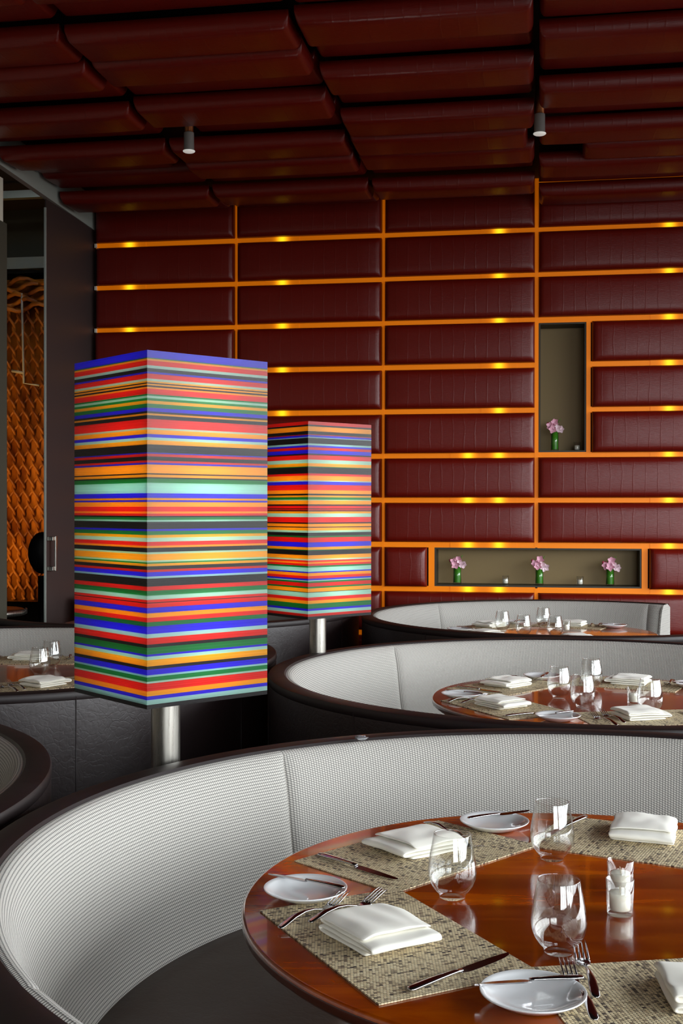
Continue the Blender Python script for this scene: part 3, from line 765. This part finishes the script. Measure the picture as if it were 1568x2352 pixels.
def lamp(cx, cy, rz, w, zb, zt, pole, S, start, label, lean=(0, 0)):
    root = empty('striped_floor_lamp', (cx, cy, 0)); tag(root, label, 'floor lamp', None)
    items = [(s[0], float(s[1:])) for s in S.split()]; end = items[-1][1]; keys = list(STR)
    bands = []; y = start
    for c, e in items: bands.append((zt-(y-start)/(end-start)*(zt-zb), zt-(e-start)/(end-start)*(zt-zb), c)); y = e
    V = []; F = []; fm = []; h = w/2; corners = [(-h, -h), (h, -h), (h, h), (-h, h)]
    zs = [bands[0][0]]+[b[1] for b in bands]
    for z in zs:
        for x, yy in corners: V.append((x, yy, z-zb))
    for i, b in enumerate(bands):
        for k in range(4): F.append((i*4+k, (i+1)*4+k, (i+1)*4+(k+1) % 4, i*4+(k+1) % 4)); fm.append(keys.index(b[2]))
    sh = mesh('lamp_shade', V, F, None, root, False, mats=[STR[k] for k in keys], fm=fm)
    # thin inner wall so the shade has thickness
    sh.location = (0, 0, zb); sh.rotation_euler = (lean[1], lean[0], rz)
    md = sh.modifiers.new('wall', 'SOLIDIFY'); md.thickness = .008; md.offset = -1 if False else -1
    g = G(); g.box(-h+.009, h-.009, -h+.009, h-.009, .012, .018); bt = g.build('bottom_plate', M['black'], root, smooth=False); bt.location = sh.location; bt.rotation_euler = sh.rotation_euler
    px_, py_ = pole; pr = .0375
    g = G(); g.lathe([(0, .02), (pr, .02), (pr, zb+.018), (0, zb+.018)], 40, c=(px_-cx, py_-cy)); g.build('pole', M['brushed'], root, angle=40)
    g = G(); g.lathe([(0, .03), (.12, .03), (.13, .02), (.13, 0), (0, 0)], 40, c=(px_-cx, py_-cy)); g.build('base', M['brushed'], root, angle=40)
    g = G(); g.lathe([(0, 0), (.018, .01), (.03, .05), (.018, .09), (0, .10)], 20); bl = g.build('bulb', M['lampwhite'], root); bl.location = (0, 0, zb+.35)
    for q, zz in enumerate((.12, .31, .5, .69, .88)):
        l = bpy.data.lights.new('lamp_bulb_light', 'POINT'); l.energy = 2.2; l.color = (1, .97, .92); l.shadow_soft_size = .05
        lo = bpy.data.objects.new('lamp_bulb_light', l); COL.objects.link(lo); lo.location = (cx+.07*sin(rz), cy-.07*cos(rz), zb+zz*(zt-zb)); 
    return root
k = 1.19
lamp(-.936, 2.947, radians(50.16), .357, 1.5-.4014*k, 1.5+.3154*k, (-.951, 2.955), S1, 65, 'large striped floor lamp, its tall rainbow box shade nearest the camera', (.0, .0))
lamp(-.988, 5.215, radians(50.0), .362, 1.5-.4750, 1.5+.3720, (-.972, 5.22), S2, 103, 'smaller striped floor lamp farther back, half behind the large one', (0, 0))

# ------------------------------------------------------------------ flowers and niche candles
def vase(x, z, r, h, label, seed):
    rn = random.Random(seed); y = D+.085
    root = empty('bud_vase', (x, y, z)); tag(root, 'slim glass vase lined with a green leaf, '+label, 'vase', 'glass vases in the wall niches')
    g = G(); g.lathe([(0, 0), (r, 0), (r, h), (r-.002, h), (r-.002, .01), (0, .01)], 28); g.build('glass_tube', M['glass'], root)
    g = G(); g.lathe([(r*.86, .012), (r*.88, h*.5), (r*.84, h*.97), (r*.80, h*.97), (r*.80, .012)], 24); g.build('leaf_wrap', M['green'], root)
    fl = empty('orchid_bouquet', (x, y, z+h)); tag(fl, 'pink orchid blossoms in the vase '+label, 'flowers', 'pink orchids in the niches')
    def petal(g, c, d, up, L, W):
        d = d.normalized(); s = d.cross(up).normalized(); n = s.cross(d); V = []; F = []
        for i in range(6):
            t = i/5; ww = W*sin(pi*min(1, t*.86+.1)); 
            for j in (-1, -.5, 0, .5, 1): V.append(c+d*L*t+s*ww*j+n*(.25*L*t*t-.18*W*(1-j*j)))
        for i in range(5):
            for j in range(4): F.append((i*5+j, i*5+j+1, (i+1)*5+j+1, (i+1)*5+j))
        g.add(V, F)
    spots = [(-.028, -.03, .028), (.022, -.035, .022), (.002, -.03, .052), (.045, -.01, .008), (-.01, -.045, .006)]
    for i, (dx, dy, dz) in enumerate(spots):
        c = Vector((dx, dy, dz))+Vector((rn.uniform(-.008, .008), 0, rn.uniform(-.008, .008))); f = Vector((dx*6, -1, .3)).normalized()
        g = G(); a0 = rn.uniform(0, 2)
        for q in range(5):
            w = a0+q*2*pi/5; d = Vector((cos(w), -.35, sin(w))); petal(g, c, d, f, .034+rn.uniform(-.004, .006), .014)
        o = g.build('blossom', M['pink'] if i % 2 == 0 else M['palepink'], fl)
    g = G()
    for q in range(3):
        cx = Vector((-.05+.02*q, -.02, .03+.02*rn.random()))
        g.add([cx+Vector((.009*cos(a)*cos(b), .009*sin(a)*cos(b), .013*sin(b))) for b in (-1.5, -.7, 0, .7, 1.5) for a in [w*pi/3 for w in range(6)]],
              [(i*6+j, i*6+(j+1) % 6, (i+1)*6+(j+1) % 6, (i+1)*6+j) for i in range(4) for j in range(6)])
    g.build('bud', M['magenta'], fl)
    g = G(); g.tube([(0, 0, -.06), (.0, -.01, .0), (-.02, -.02, .05)], .003, 6); g.tube([(0, 0, -.06), (.01, -.01, .02), (.03, -.01, .07), (.04, -.01, .085)], .0025, 6); g.build('stem', M['green'], fl)
zb1 = NICHES[0][2]+.012; zb2 = NICHES[1][2]+.012
vase(.122, zb1, .029, .150, 'in the tall upper niche', 1)
vase(-.590, zb2, .031, .130, 'leftmost in the long low niche', 2)
vase(.012, zb2, .031, .128, 'in the middle of the long low niche', 3)
vase(.520, zb2, .031, .128, 'rightmost in the long low niche', 4)
for (x, z, lab) in ((.283, zb1, 'small votive glass right of the vase in the tall upper niche'), (-.235, zb2, 'votive glass left of the middle vase in the long low niche'), (.306, zb2, 'votive glass right of the middle vase in the long low niche')):
    inst('votive', make_votive, (x, D+.09, z), 0, lab, 'candle holder', 'votive glasses')
    inst('candle', make_candle, (x, D+.09, z+.0085), 1, 'white candle in the '+lab, 'candle', 'white votive candles')

# ------------------------------------------------------------------ spotlights
def spot(x, y, z, label):
    root = empty('ceiling_spotlight', (x, y, z)); tag(root, label, 'spotlight', 'ceiling spotlights')
    g = G(); g.tube([(0, 0, .10), (0, 0, ceil_z(y)+.10-z)], .026, 14); g.build('stem', M['copper'], root)
    g = G(); g.lathe([(0, .115), (.030, .115), (.031, .01), (.026, .005), (0, .005)], 28); g.build('housing', M['pewter'], root, angle=40)
    g = G(); g.lathe([(0, -.001), (.030, 0), (.036, .004), (.036, .008), (.028, .010)], 28); g.build('lens', M['lampwhite'], root)
def at(px, py, z):
    f = 2721.14; yaw = .1641; p = -.0031
    F_ = Vector((-sin(yaw)*cos(p), cos(yaw)*cos(p), sin(p))); R_ = Vector((cos(yaw), sin(yaw), 0)); U_ = R_.cross(F_)
    d = F_+R_*((px-784)/f)-U_*((py-1176)/f); return d*((z-1.5)/d.z)
for px_, py_, lab in ((433, 350, 'left small black ceiling spotlight with a white lens'), (1238, 309, 'right small black ceiling spotlight with a white lens, between two panel columns')):
    q = at(px_, py_, 3.62); spot(q.x, q.y, 3.62, lab)
# crumpled foil scrap on the near booth's rim
q = at(830, 1700, .858); g = G(); rn = random.Random(5)
V = []; F = []
for j in range(6):
    for i in range(9):
        a = 2*pi*i/9; b = -pi/2+pi*j/5; s = 1+rn.uniform(-.3, .3); V.append((.018*cos(a)*cos(b)*s, .012*sin(a)*cos(b)*s, max(-.001, .006+.006*sin(b)*s)))
for j in range(5):
    for i in range(9): F.append((j*9+i, j*9+(i+1) % 9, (j+1)*9+(i+1) % 9, (j+1)*9+i))
g.add(V, F); o = g.build('foil_scrap', M['foil'], smooth=False); o.location = (q.x, q.y, .8585); tag(o, 'crumpled silvery foil scrap on the leather rim of the foreground booth', 'foil')
